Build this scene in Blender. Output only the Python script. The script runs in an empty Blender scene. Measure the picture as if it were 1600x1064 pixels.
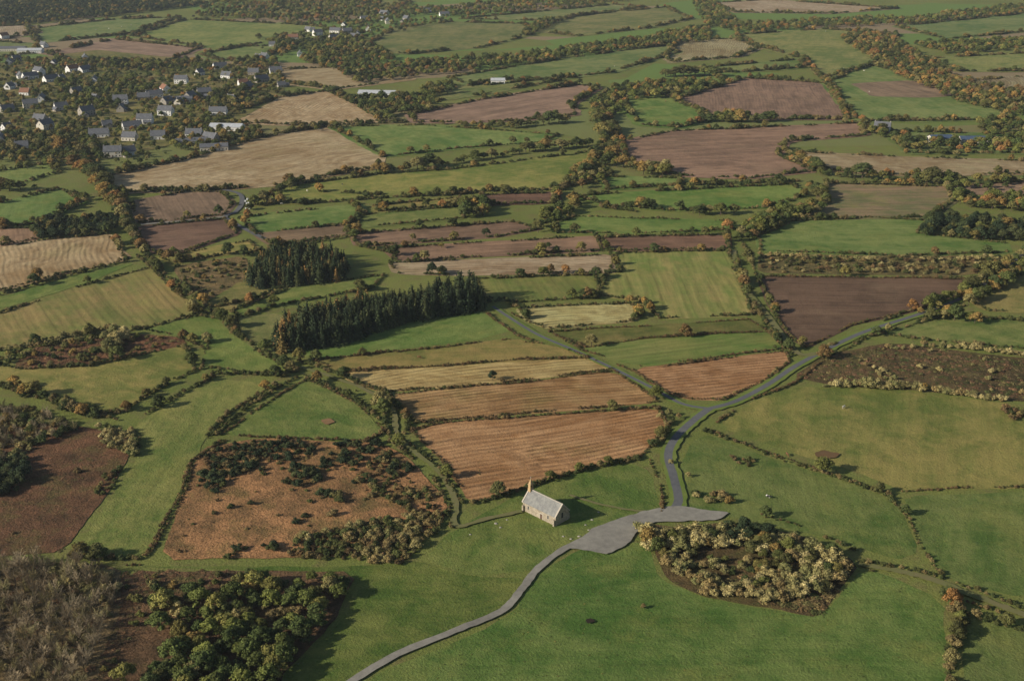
import bpy, math, random
import numpy as np
from mathutils import Vector, Matrix, noise
random.seed(7); np.random.seed(7)
S=bpy.context.scene
S.view_settings.view_transform='Standard'; S.view_settings.look='None'; S.view_settings.exposure=0
COL=S.collection
# ------------------------------------------------------------- survey -> ground metres
H=230.0; FP=1800.0; TH=math.atan(702/1800.0); CT,ST=math.cos(TH),math.sin(TH)
def g(u,v):
    y=v-532.0; t=H/(FP*ST+y*CT); return ((u-800)*t,(FP*CT-y*ST)*t)
def inv(x,y):
    d=y*CT+H*ST; return (800+FP*x/d, 532+FP*(H*CT-y*ST)/d)
def lin(c,k=1.0):
    return tuple(k*((x/255/12.92) if x/255<=0.04045 else ((x/255+0.055)/1.055)**2.4) for x in c)
def desat(c,f):
    l=.3*c[0]+.59*c[1]+.11*c[2]; return tuple(x*(1-f)+l*f for x in c)
# ------------------------------------------------------------- node helpers
class NT:
    def __init__(s,name):
        s.m=bpy.data.materials.new(name); s.m.use_nodes=True; s.t=s.m.node_tree; s.n=s.t.nodes
        s.b=s.n['Principled BSDF']; s.b.inputs['Roughness'].default_value=.9
        s.b.inputs['Specular IOR Level'].default_value=.12
        s.tc=s.n.new('ShaderNodeTexCoord').outputs['Object']
    def L(s,a,b): s.t.links.new(a,b)
    def put(s,sock,v):
        if isinstance(v,bpy.types.NodeSocket): s.L(v,sock)
        else: sock.default_value=v
    def noise(s,vec,scale,detail=3,rough=.5):
        n=s.n.new('ShaderNodeTexNoise'); n.inputs['Scale'].default_value=scale; n.inputs['Detail'].default_value=detail; n.inputs['Roughness'].default_value=rough
        s.L(vec,n.inputs['Vector']); return n.outputs['Fac'],n.outputs['Color']
    def math(s,op,a,b=0.0,c=0.0,clamp=False):
        n=s.n.new('ShaderNodeMath'); n.operation=op; n.use_clamp=clamp
        s.put(n.inputs[0],a); s.put(n.inputs[1],b); s.put(n.inputs[2],c); return n.outputs[0]
    def vm(s,op,a,b):
        n=s.n.new('ShaderNodeVectorMath'); n.operation=op; s.put(n.inputs[0],a); s.put(n.inputs[1],b); return n.outputs[0]
    def scl(s,a,f):
        n=s.n.new('ShaderNodeVectorMath'); n.operation='SCALE'; s.put(n.inputs[0],a); s.put(n.inputs['Scale'],f); return n.outputs[0]
    def mapr(s,v,a,b,c=0.0,d=1.0):
        n=s.n.new('ShaderNodeMapRange'); s.put(n.inputs[0],v)
        for i,x in enumerate((a,b,c,d)): n.inputs[i+1].default_value=x
        return n.outputs[0]
    def mix(s,f,a,b):
        n=s.n.new('ShaderNodeMix'); n.data_type='RGBA'; s.put(n.inputs[0],f)
        for k,v in ((6,a),(7,b)):
            if isinstance(v,tuple): v=(*v[:3],1)
            s.put(n.inputs[k],v)
        return n.outputs[2]
    def mapping(s,vec,rot=0,scale=(1,1,1)):
        n=s.n.new('ShaderNodeMapping'); n.inputs['Rotation'].default_value=(0,0,rot); n.inputs['Scale'].default_value=scale; s.L(vec,n.inputs[0]); return n.outputs[0]
    def bump(s,h,dist,st=1.0):
        n=s.n.new('ShaderNodeBump'); n.inputs['Distance'].default_value=dist; n.inputs['Strength'].default_value=st; s.L(h,n.inputs['Height']); s.L(n.outputs[0],s.b.inputs['Normal'])
    def col(s,c): s.put(s.b.inputs['Base Color'],(*c[:3],1) if isinstance(c,tuple) else c)
def mul(c,k): return tuple(min(.95,a*b) for a,b in zip(c,k))
def field_mat(name,kind,rgb,ang,seed):
    N=NT(name); c=lin(rgb,1.0)
    rr=random.Random(seed)
    if rgb[1]>rgb[0]: c=mul(desat(c,.12),(1.58+rr.uniform(-.12,.28),1.28+rr.uniform(-.06,.08),1.12))
    else: c=mul(desat(c,.12),(1.38,1.29,1.20))
    base=N.vm('ADD',N.tc,(seed*37.1,seed*11.7,0.0))
    rot=N.mapping(base,-ang)
    w1,wc=N.noise(base,.006,2)
    amp={'grass':12,'plough':5,'stubble':20,'bracken':10,'crop':6}[kind]
    wv=N.scl(N.vm('SUBTRACT',wc,(.5,.5,.5)),amp*2.0)
    warped=N.vm('ADD',rot,wv)
    sep=N.n.new('ShaderNodeSeparateXYZ'); N.L(warped,sep.inputs[0]); Y=sep.outputs[1]
    streak,_=N.noise(N.mapping(warped,0,(.015,.35,1)),1.0,4,.65)
    streakb,_=N.noise(N.mapping(warped,0,(.006,.07,1)),1.0,4,.6)
    big,_=N.noise(base,.011,5,.65); mid,_=N.noise(base,.09,5,.7); fine,_=N.noise(base,1.1,4,.7)
    P={ # big, mid, streakb -> colour mix ; fine, streak, line amp, period
     'grass':(1.4,1.2,.8,.75,.40,.0,5,.0),
     'crop':(1.0,.8,1.1,.6,.7,.08,4.5,.14),
     'plough':(1.2,.8,1.1,.6,.8,.08,3.4,.08),
     'stubble':(1.0,.9,.9,.7,1.0,.26,3.6,.15),
     'bracken':(1.0,1.5,.0,1.4,.0,.0,5,.0)}[kind]
    f=N.math('ADD',N.math('MULTIPLY',N.math('SUBTRACT',big,.5),P[0]*2.4),N.math('MULTIPLY',N.math('SUBTRACT',mid,.5),P[1]*2.2))
    f=N.math('ADD',f,N.math('MULTIPLY',N.math('SUBTRACT',streakb,.5),P[2]*2.4))
    f=N.math('ADD',f,.5,clamp=True)
    if kind=='grass': a,b=mul(c,(.60,.74,.62)),mul(c,(1.34,1.14,1.3))
    elif kind=='crop': a,b=mul(c,(.70,.86,.7)),mul(c,(1.36,1.1,1.3))
    elif kind=='plough': a,b=mul(c,(.74,.74,.74)),mul(c,(1.26,1.24,1.24))
    elif kind=='stubble': a,b=mul(c,(.74,.68,.60)),mul(c,(1.18,1.24,1.3))
    else: a,b=mul(c,(.5,.55,.5)),mul(c,(1.35,1.25,1.15))
    colr=N.mix(f,a,b)
    if kind=='bracken':
        g2=N.mapr(N.noise(base,.05,4,.7)[0],.50,.62); colr=N.mix(N.math('MULTIPLY',g2,.5),colr,lin((96,94,52)))
    if kind in('grass','crop'):
        g2=N.mapr(N.noise(base,.35,4,.7)[0],.55,.75); colr=N.mix(N.math('MULTIPLY',g2,.5),colr,mul(c,(.6,.64,.6)))
        g3=N.mapr(N.noise(base,.03,5,.7)[0],.50,.70); colr=N.mix(N.math('MULTIPLY',g3,.5),colr,lin((142,138,74)))
    if kind in('stubble','plough'):
        g3=N.mapr(N.noise(base,.02,5,.7)[0],.53,.70); colr=N.mix(N.math('MULTIPLY',g3,.35),colr,lin((128,126,74)) if kind=='stubble' else lin((144,122,94)))
    br=N.math('ADD',1.0,N.math('MULTIPLY',N.math('SUBTRACT',fine,.5),P[3]*1.5))
    br=N.math('ADD',br,N.math('MULTIPLY',N.math('SUBTRACT',streak,.5),P[4]*1.5))
    if P[5]>0:
        sn=N.math('SINE',N.math('MULTIPLY',N.math('ADD',Y,N.math('MULTIPLY',mid,2.5)),6.2832/P[6]))
        gate=N.mapr(N.noise(base,.04,4,.7)[0],.38,.6,.25,1.0)
        br=N.math('ADD',br,N.math('MULTIPLY',N.math('MULTIPLY',sn,P[5]),gate))
    if P[7]>0:
        fr=N.math('FRACT',N.math('DIVIDE',Y,17.0)); ln=N.math('LESS_THAN',N.math('ABSOLUTE',N.math('SUBTRACT',fr,.5)),.035)
        br=N.math('SUBTRACT',br,N.math('MULTIPLY',ln,P[7]))
    N.col(N.scl(colr,br))
    hgt=N.math('ADD',fine,N.math('MULTIPLY',mid,2.0))
    N.bump(hgt,{'grass':.4,'crop':.25,'plough':.4,'stubble':.35,'bracken':.9}[kind])
    return N.m
# ------------------------------------------------------------- mesh helpers
def mesh_obj(name,verts,faces,mat=None,parent=None,coll=None,smooth=False):
    me=bpy.data.meshes.new(name); me.from_pydata([tuple(v) for v in verts],[],faces); me.update()
    if smooth: me.polygons.foreach_set('use_smooth',[True]*len(me.polygons))
    if mat: me.materials.append(mat)
    o=bpy.data.objects.new(name,me); (coll or COL).objects.link(o)
    if parent: o.parent=parent
    return o
def pip(x,y,poly):
    c=False; j=len(poly)-1
    for i in range(len(poly)):
        xi,yi=poly[i]; xj,yj=poly[j]
        if (yi>y)!=(yj>y) and x<(xj-xi)*(y-yi)/(yj-yi)+xi: c=not c
        j=i
    return c
def extend(pts):
    out=[]
    n=len(pts)
    for i in range(n):
        a=pts[i]; b=pts[(i+1)%n]; out.append(a)
        if a[0]>=1600 and b[0]>=1600: out+= [(1850,a[1]),(1850,b[1])]
        elif a[0]<=0 and b[0]<=0: out+=[(-250,a[1]),(-250,b[1])]
        elif a[1]>=1064 and b[1]>=1064: out+=[(a[0],1230),(b[0],1230)]
    return out
def grow(P,k):
    n=len(P); A=sum(P[i][0]*P[(i+1)%n][1]-P[(i+1)%n][0]*P[i][1] for i in range(n)); s=1 if A>0 else -1; out=[]
    for i in range(n):
        a=Vector(P[i-1]);b=Vector(P[i]);c=Vector(P[(i+1)%n]); d1=(b-a).normalized(); d2=(c-b).normalized()
        n1=Vector((d1.y,-d1.x))*s; n2=Vector((d2.y,-d2.x))*s; m=(n1+n2)
        m=m/max(.8,m.length_squared/2); q=b+m*k; out.append((q.x,q.y))
    return out
def soften(P,amp,step):
    n=len(P); Q=[]
    for i in range(n):
        a=Vector(P[i]); b=Vector(P[(i+1)%n]); L=(b-a).length; r=min(.15,6.0/max(L,1))
        Q.append(a.lerp(b,r)); Q.append(a.lerp(b,1-r))
    out=[]
    n=len(Q)
    for i in range(n):
        a=Q[i]; b=Q[(i+1)%n]; L=(b-a).length; k=max(1,int(L/step))
        for j in range(k):
            p=a.lerp(b,j/k); q=noise.noise_vector(Vector((p.x*.06,p.y*.06,3)))+.6*noise.noise_vector(Vector((p.x*.3,p.y*.3,7)))
            out.append((p.x+q.x*amp,p.y+q.y*amp))
    return out
LAYER=[0]; FIELDS=[]
def zstep():
    LAYER[0]+=1; return .02+.004*LAYER[0]
def gz(x,y):
    z=0
    for P,zz in FIELDS:
        if zz>z and pip(x,y,P): z=zz
    return z
# ------------------------------------------------------------- vegetation prototypes
def veg_mat(name):
    N=NT(name); at=N.n.new('ShaderNodeAttribute'); at.attribute_type='INSTANCER'; at.attribute_name='tint'
    lv=N.n.new('ShaderNodeAttribute'); lv.attribute_name='leafv'
    f,_=N.noise(N.tc,6.0,3,.6)
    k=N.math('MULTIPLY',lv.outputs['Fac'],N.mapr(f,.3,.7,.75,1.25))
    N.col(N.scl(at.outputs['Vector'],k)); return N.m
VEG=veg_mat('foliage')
def bark():
    N=NT('bark'); f,_=N.noise(N.mapping(N.tc,0,(20,20,4)),1,4); N.col(N.mix(f,lin((60,50,42)),lin((110,98,85)))); return N.m
BARK=bark()
def ico():
    import bmesh
    bm=bmesh.new(); bmesh.ops.create_icosphere(bm,subdivisions=2,radius=1); v=np.array([x.co[:] for x in bm.verts]); f=[[q.index for q in p.verts] for p in bm.faces]; bm.free(); return v,f
ICV,ICF=ico()
class MB:
    def __init__(s): s.v=[];s.f=[];s.lv=[];s.mi=[]
    def add(s,vs,fs,lv,mi=0):
        o=len(s.v); s.v+= [tuple(x) for x in vs]; s.f+= [[o+i for i in f] for f in fs]; s.lv+=[lv]*len(vs) if np.isscalar(lv) else list(lv); s.mi+=[mi]*len(fs)
    def tube(s,a,b,r0,r1,n=5,mi=1):
        a=Vector(a);b=Vector(b);d=(b-a).normalized(); x=d.orthogonal().normalized(); y=d.cross(x)
        vs=[a+(x*math.cos(t)+y*math.sin(t))*r0 for t in [2*math.pi*i/n for i in range(n)]]+[b+(x*math.cos(t)+y*math.sin(t))*r1 for t in [2*math.pi*i/n for i in range(n)]]
        s.add(vs,[[i,(i+1)%n,n+(i+1)%n,n+i] for i in range(n)],1.0,mi)
    def leaf(s,c,nrm,size,lv):
        nrm=(Vector(nrm).normalized()+Vector(np.random.normal(0,.45,3))).normalized()
        x=nrm.orthogonal().normalized(); y=nrm.cross(x); t=random.random()*6.28
        x,y=x*math.cos(t)+y*math.sin(t),y*math.cos(t)-x*math.sin(t)
        a=size*random.uniform(.6,1.3); b=size*random.uniform(.5,1)
        c=Vector(c); s.add([c-x*a,c-y*b,c+x*a*.8+nrm*a*.25,c+y*b],[[0,1,2,3]],lv)
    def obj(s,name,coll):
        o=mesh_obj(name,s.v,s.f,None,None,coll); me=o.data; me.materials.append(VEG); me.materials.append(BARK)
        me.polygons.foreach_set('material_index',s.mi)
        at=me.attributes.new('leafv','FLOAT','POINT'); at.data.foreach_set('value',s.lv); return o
def lobes(m,cen,nleaf,leaf,r3,core=.82):
    c=Vector(cen); q=random.uniform(.85,1.15)
    d=np.array([ .85+.3*noise.noise(Vector(v*2.2)+c*9) for v in ICV])
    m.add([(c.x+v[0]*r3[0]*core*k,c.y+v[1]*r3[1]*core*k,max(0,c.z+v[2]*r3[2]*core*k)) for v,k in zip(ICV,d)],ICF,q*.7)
    for i in range(nleaf):
        n=np.random.normal(0,1,3); n[2]=abs(n[2])*1.1-.35; n/=np.linalg.norm(n)
        k=random.uniform(.82,1.15)
        p=(c.x+n[0]*r3[0]*k,c.y+n[1]*r3[1]*k,max(.01,c.z+n[2]*r3[2]*k))
        m.leaf(p,n,leaf,q*random.uniform(.65,1.4))
def mk(name,coll,kind,seed):
    random.seed(seed); np.random.seed(seed); m=MB()
    if kind=='broad':
        m.tube((0,0,-.02),(.01,.01,.35),.028,.018,6)
        for i in range(5):
            t=i*1.256+random.random(); m.tube((.01,.01,random.uniform(.2,.33)),(.25*math.cos(t),.25*math.sin(t),random.uniform(.5,.7)),.014,.005,4)
        for i in range(15):
            t=i*2.4+random.random()*.6; rr=.34*math.sqrt((i+.5)/15); z=.80-.9*rr+random.uniform(-.14,.08)
            if i>9: z=random.uniform(.28,.55)
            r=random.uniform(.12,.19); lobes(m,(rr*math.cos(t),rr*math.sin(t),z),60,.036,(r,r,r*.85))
    elif kind=='bush':
        for i in range(4): t=i*1.57; m.tube((0,0,0),(.2*math.cos(t),.2*math.sin(t),.35),.02,.01,4)
        for i in range(8):
            t=i*2.4+random.random(); rr=.36*math.sqrt((i+.3)/8); r=random.uniform(.16,.27)
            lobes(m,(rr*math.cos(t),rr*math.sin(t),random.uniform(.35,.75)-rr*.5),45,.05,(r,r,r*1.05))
    elif kind=='conifer':
        m.tube((0,0,0),(0,0,.95),.02,.004,5)
        for k in range(14):
            z=.06+.07*k; R=.27*(1-(k/14.5)**1.3)*random.uniform(.8,1.15)
            for j in range(max(5,int(22*(1-k/15)))):
                t=random.random()*6.28; rr=R*random.uniform(.65,1.15)
                p=(rr*math.cos(t),rr*math.sin(t),z-rr*.25+random.uniform(-.03,.03)); q=random.uniform(.55,1.4)
                m.leaf(p,(math.cos(t),math.sin(t),.7),.055*(1-.4*k/14),q)
        vs=[(.19*math.cos(i*.628),.19*math.sin(i*.628),.08) for i in range(10)]+[(0,0,.95)]
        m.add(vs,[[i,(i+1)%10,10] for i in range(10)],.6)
    elif kind=='bare':
        m.tube((0,0,0),(.01,0,.5),.02,.012,5)
        for i in range(26):
            t=random.random()*6.28; z0=random.uniform(.15,.55); R=random.uniform(.1,.32); z1=z0+random.uniform(.2,.42)
            e=Vector((R*math.cos(t),R*math.sin(t),min(1,z1))); a=Vector((0,0,z0)); m.tube(a,e,.008,.002,3,0)
            for j in range(16):
                p=a.lerp(e,random.uniform(.35,1)); d=Vector(np.random.normal(0,.5,3))+Vector((math.cos(t)*.4,math.sin(t)*.4,1)); d=d.normalized()*random.uniform(.06,.15); x=d.orthogonal().normalized()*.005
                m.add([p-x,p+x,p+d],[[0,1,2]],random.uniform(.7,1.3))
    elif kind=='bracken':
        for i in range(46):
            t=random.random()*6.28; rr=.5*math.sqrt(random.random()); z=.45*(1-rr*rr*3)*random.uniform(.5,1.1)
            m.leaf((rr*math.cos(t),rr*math.sin(t),max(.03,z)),(math.cos(t)*rr,math.sin(t)*rr,.7),.13,random.uniform(.5,1.5))
    return m.obj(name,coll)
KC={}
for kind,nm,n in (('broad','broadleaf_tree',5),('bush','bush',5),('conifer','conifer_tree',4),('bare','bare_tree',4),('bracken','bracken_clump',4)):
    c=bpy.data.collections.new(nm+'_kinds'); KC[kind]=(c,n)
    for i in range(n): mk(nm,c,kind,100+i*7+len(nm))
random.seed(11); np.random.seed(11)
def inst_group(kind):
    ng=bpy.data.node_groups.new('scatter_'+kind,'GeometryNodeTree')
    ng.interface.new_socket('Geometry',in_out='INPUT',socket_type='NodeSocketGeometry'); ng.interface.new_socket('Geometry',in_out='OUTPUT',socket_type='NodeSocketGeometry')
    n=ng.nodes; gi=n.new('NodeGroupInput'); go=n.new('NodeGroupOutput'); ip=n.new('GeometryNodeInstanceOnPoints'); ci=n.new('GeometryNodeCollectionInfo')
    ci.inputs['Collection'].default_value=KC[kind][0]; ci.inputs['Separate Children'].default_value=True; ci.inputs['Reset Children'].default_value=True
    L=ng.links.new; L(gi.outputs[0],ip.inputs['Points']); L(ci.outputs[0],ip.inputs['Instance']); ip.inputs['Pick Instance'].default_value=True
    for nm,dt,sk in (('scl','FLOAT_VECTOR','Scale'),('rot','FLOAT_VECTOR','Rotation'),('idx','INT','Instance Index')):
        a=n.new('GeometryNodeInputNamedAttribute'); a.data_type=dt; a.inputs[0].default_value=nm; L(a.outputs[0],ip.inputs[sk])
    L(ip.outputs[0],go.inputs[0]); return ng
NG={k:inst_group(k) for k in KC}
TOT=[0]
def scatter(name,kind,items):
    """items: (x,y,z,w,h,tint)"""
    if not items: return
    TOT[0]+=len(items)
    me=bpy.data.meshes.new(name); me.from_pydata([(i[0],i[1],i[2]) for i in items],[],[])
    a=me.attributes.new('scl','FLOAT_VECTOR','POINT'); a.data.foreach_set('vector',[x for i in items for x in (i[3],i[3]*random.uniform(.85,1.15),i[4])])
    a=me.attributes.new('rot','FLOAT_VECTOR','POINT'); a.data.foreach_set('vector',[x for i in items for x in (0,0,random.random()*6.28)])
    a=me.attributes.new('idx','INT','POINT'); a.data.foreach_set('value',[random.randrange(KC[kind][1]) for i in items])
    a=me.attributes.new('tint','FLOAT_VECTOR','POINT'); a.data.foreach_set('vector',[x for i in items for x in i[5]])
    o=bpy.data.objects.new(name,me); COL.objects.link(o); md=o.modifiers.new('scatter','NODES'); md.node_group=NG[kind]; return o
PAL={
 'green':[(86,92,46),(98,102,50),(74,82,42),(110,106,56),(66,76,40)],
 'mixed':[(74,80,42),(88,90,46),(106,98,54),(62,70,38),(122,102,58),(76,76,44),(64,72,40),(84,82,46),(116,108,68)],
 'autumn':[(122,98,56),(136,110,60),(100,90,50),(82,82,46),(132,98,58),(104,84,52),(76,80,44)],
 'dark':[(46,56,36),(54,62,38),(42,52,34),(62,66,40)],
 'pale':[(140,128,84),(130,120,78),(150,138,94),(116,110,70),(106,104,64),(124,108,70)],
 'hedge':[(72,76,42),(86,82,48),(60,68,38),(100,88,58),(76,80,44),(112,100,64),(66,72,40)],
 'low':[(92,78,52),(80,76,46),(104,84,56),(72,76,42),(90,74,50),(112,98,62)],
 'grey':[(126,114,92),(136,122,98),(110,100,80),(122,114,80)],
 'bracken':[(146,108,70),(132,96,62),(154,116,76),(120,88,56)],
 'darkbracken':[(100,76,56),(110,84,60),(86,74,52),(94,88,54)],
 'larch':[(132,104,62),(112,96,56),(94,86,50)]}
def tint(p):
    c=lin(random.choice(PAL[p])); k=random.uniform(.8,1.35)*1.42; return tuple(x*k for x in c)
def vis(x,y):
    if y<100: return False
    u,v=inv(x,y); return -200<u<1800 and -60<v<1180
STY={ # kind, spacing, hmin,hmax, width, jitter, palette, tree chance
 'low':('bush',1.4,.9,1.9,1.15,.5,'low',.006),
 'mid':('bush',1.9,1.2,2.8,1.1,.8,'hedge',.04),
 'hedge':('bush',2.9,2.0,4.6,1.1,1.3,'hedge',.12),
 'trees':('broad',5.8,5.5,11,1.0,3.0,'mixed',0),
 'grey':('bush',2.4,2.2,4.2,1.15,1.6,'pale',.02),
 'autumn':('broad',5.2,5,10,.95,2.4,'autumn',0)}
def line(P,sty,closed=False,gap=.0,name='hedge',px=True):
    kind,sp,h0,h1,wk,jit,pal,tc=STY[sty]; items=[]; trees=[]; off=random.random()*99
    W=[g(*p) for p in P] if px else P
    n=len(W)
    for i in range(n if closed else n-1):
        a=Vector(W[i]); b=Vector(W[(i+1)%n]); L=(b-a).length
        if L<.01: continue
        d=0
        while d<L:
            p=a.lerp(b,d/L); dist=p.length; far=1+max(0,(dist-700)/1500)
            d+=sp*far*random.uniform(.7,1.3)
            if not vis(p.x,p.y): continue
            ns=noise.noise(Vector((p.x*.035,p.y*.035,off)))
            if ns<-.34+gap: continue
            nx=noise.noise_vector(Vector((p.x*.04,p.y*.04,off)))
            jt=jit*far
            x=p.x+nx.x*1.4+random.gauss(0,jt*.5); y=p.y+nx.y*1.4+random.gauss(0,jt*.5)
            hh=random.uniform(h0,h1)*(1+.9*ns)*(1+.3*(far-1))
            items.append((x,y,0,hh*wk*far,hh,tint(pal)))
            ft=tc*(1+2.2*(far-1))
            if random.random()<ft*(2.2 if ns>.1 else .4):
                h=random.uniform(4.5,10); trees.append((x,y,0,h*1.0,h,tint(random.choice(('mixed','mixed','autumn')))))
    scatter(name,kind,items); scatter('hedgerow_trees','broad',trees)
def wood(P,specs,sp,name='woodland',edge=0):
    """specs: list of (weight,kind,hmin,hmax,wk,palette)"""
    W=[g(*p) for p in extend(P)]; xs=[p[0] for p in W]; ys=[p[1] for p in W]; out={}
    tot=sum(s[0] for s in specs); x=min(xs)
    while x<max(xs):
        y=min(ys)
        while y<max(ys):
            px=x+random.uniform(-.5,.5)*sp*1.1; py=y+random.uniform(-.5,.5)*sp*1.1
            y+=sp
            nx=noise.noise_vector(Vector((px*.05,py*.05,5)))*edge
            if not pip(px+nx.x,py+nx.y,W) or not vis(px,py): continue
            r=random.random()*tot
            for s in specs:
                r-=s[0]
                if r<=0: break
            if s[1] is None: continue
            h=random.uniform(s[2],s[3])*(1+.35*noise.noise(Vector((px*.02,py*.02,1)))); out.setdefault(s[1],[]).append((px,py,0,h*s[4]*random.uniform(.85,1.15),h,tint(s[5])))
        x+=sp
    for k,it in out.items(): scatter(name,k,it)
# ------------------------------------------------------------- ground
def ground():
    N=NT('ground_grass'); big,_=N.noise(N.tc,.01,5,.6); mid,_=N.noise(N.tc,.09,5,.65); fine,_=N.noise(N.tc,1.0,4,.7)
    c=N.mix(N.mapr(big,.35,.65),lin((108,118,58)),lin((126,130,68))); c=N.mix(N.mapr(mid,.48,.7,0,.7),c,lin((122,108,72)))
    v=N.n.new('ShaderNodeTexVoronoi'); v.inputs['Scale'].default_value=.006; N.L(N.mapping(N.tc,.4,(.7,1.2,1)),v.inputs['Vector'])
    sp=N.n.new('ShaderNodeSeparateColor'); N.L(v.outputs['Color'],sp.inputs[0])
    sy=N.n.new('ShaderNodeSeparateXYZ'); N.L(N.tc,sy.inputs[0]); farm=N.mapr(sy.outputs[1],900,1600)
    c=N.mix(N.math('MULTIPLY',N.math('GREATER_THAN',sp.outputs[0],.72),farm),c,lin((146,128,98)))
    c=N.mix(N.math('MULTIPLY',N.math('LESS_THAN',sp.outputs[1],.35),farm),c,lin((110,132,66)))
    N.col(N.scl(c,N.mapr(fine,.3,.7,.7,1.3))); N.bump(N.math('ADD',fine,mid),.5)
    r=14000; mesh_obj('ground',[(-r,-r,0),(r,-r,0),(r,r,0),(-r,r,0)],[[0,1,2,3]],N.m)
ground()
NM={'grass':'grass_field','crop':'crop_field','plough':'ploughed_field','stubble':'stubble_field','bracken':'bracken_heath'}
def field(kind,rgb,pts,border=None,gap=0.0,dirp=None):
    E=extend(pts); W=[g(*p) for p in E]
    if dirp: a,b=g(*dirp[0]),g(*dirp[1])
    else:
        O=[g(*p) for p in pts]; a,b=max(((O[i],O[(i+1)%len(O)]) for i in range(len(O))),key=lambda e:(e[0][0]-e[1][0])**2+(e[0][1]-e[1][1])**2)
    ang=math.atan2(b[1]-a[1],b[0]-a[0])
    dist=sum(p[1] for p in W)/len(W)
    k=0 if dist<500 else min(9,(dist-400)/130)
    P=soften(grow(W,k) if k else W,1.0 if dist<900 else 2.5,3.0 if dist<700 else 8)
    z=zstep(); FIELDS.append((W,z)); m=field_mat(NM[kind],kind,rgb,ang,LAYER[0])
    mesh_obj(NM[kind],[(x,y,z) for x,y in P],[list(range(len(P)))],m)
    if border:
        n=len(pts)
        for i in range(n):
            a=pts[i];b=pts[(i+1)%n]
            if (a[0]>=1600 and b[0]>=1600) or (a[0]<=0 and b[0]<=0) or (a[1]>=1064 and b[1]>=1064): continue
            line([a,b],border,gap=gap)
F=field
# foreground
F('grass',(78,106,46),[(560,1064),(720,1000),(800,960),(840,895),(900,860),(960,845),(1010,850),(1030,905),(1110,935),(1285,965),(1350,885),(1475,935),(1478,1064)],None)
F('grass',(72,100,42),[(195,884),(560,885),(660,878),(740,900),(830,905),(800,950),(700,990),(600,1030),(545,1064),(430,1064),(520,985),(562,925),(550,896)],None)
F('grass',(86,110,48),[(660,875),(700,832),(712,828),(760,800),(815,768),(905,738),(985,722),(1015,735),(1035,800),(985,828),(900,855),(840,890),(740,900)],None)
F('grass',(76,104,46),[(1500,958),(1600,988),(1600,1064),(1506,1064)],'mid')
F('grass',(78,106,50),[(1410,775),(1600,768),(1600,935),(1480,905),(1450,870),(1430,820)],None)
F('grass',(98,114,56),[(1120,665),(1180,625),(1240,605),(1400,608),(1590,632),(1600,650),(1600,762),(1410,768),(1340,738),(1230,705)],None)
F('grass',(80,108,48),[(1060,730),(1085,685),(1110,680),(1200,715),(1300,745),(1380,775),(1410,800),(1438,862),(1400,875),(1330,850),(1250,830),(1130,805),(1070,795)],None)
F('bracken',(88,76,50),[(1000,815),(1060,825),(1130,815),(1250,835),(1345,880),(1310,925),(1282,966),(1210,950),(1110,935),(1040,905)],None)
F('stubble',(148,112,72),[(645,672),(690,660),(1030,637),(1042,668),(1000,715),(900,735),(800,770),(735,785),(700,735)],'low',0,((720,740),(1030,672)))
F('stubble',(143,112,70),[(605,617),(840,595),(960,580),(1030,627),(900,640),(650,660)],'low')
F('stubble',(150,130,78),[(530,582),(700,572),(830,560),(920,560),(955,577),(780,598),(600,612),(555,600)],'low')
F('grass',(108,112,58),[(490,562),(620,550),(800,530),(890,548),(920,558),(700,571),(530,580)],'low',.1)
F('grass',(86,116,52),[(465,550),(520,532),(640,492),(740,485),(800,515),(740,530),(600,547),(500,560)],None)
F('crop',(92,112,52),[(905,548),(1000,530),(1200,518),(1225,545),(1000,572)],'low')
F('grass',(86,104,50),[(858,519),(1172,500),(1195,516),(1000,529),(915,543)],'low')
F('stubble',(144,108,70),[(992,577),(1225,549),(1235,565),(1200,590),(1130,625),(1070,622),(1025,603)],'low')
F('stubble',(154,146,92),[(810,482),(985,474),(1003,490),(990,502),(860,514),(825,502)],'mid')
F('crop',(112,122,64),[(945,440),(965,395),(1138,392),(1155,440),(1175,492),(1030,498),(1000,470),(942,463)],'mid',0,((1010,395),(1040,495)))
F('crop',(88,108,52),[(745,436),(930,430),(935,466),(800,472),(755,465)],'mid',0,((780,436),(800,470)))
F('plough',(116,94,74),[(550,366),(800,347),(845,358),(780,370),(560,385)],'mid',.2)
F('plough',(124,100,78),[(600,388),(930,370),(940,392),(620,407)],'mid',.2)
F('stubble',(144,126,98),[(610,411),(955,399),(968,425),(700,430),(620,427)],'mid',.2)
F('plough',(106,82,64),[(940,371),(1135,368),(1137,389),(955,392)],'mid')
F('plough',(90,72,56),[(1185,432),(1508,436),(1503,455),(1440,483),(1330,508),(1260,543),(1238,530),(1205,480)],'low')
F('grass',(92,112,56),[(1380,522),(1480,493),(1600,502),(1600,545),(1450,532)],'mid')
F('grass',(98,114,58),[(1515,468),(1600,428),(1600,488),(1540,485)],'mid')
F('bracken',(88,76,50),[(1240,588),(1300,552),(1400,537),(1600,562),(1600,628),(1450,610),(1300,602)],None)
F('grass',(88,118,54),[(1185,370),(1240,346),(1360,340),(1450,345),(1430,365),(1570,380),(1575,395),(1400,400),(1190,392)],'mid')
F('bracken',(108,100,62),[(1190,400),(1560,402),(1590,415),(1500,430),(1190,425)],None)
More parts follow.
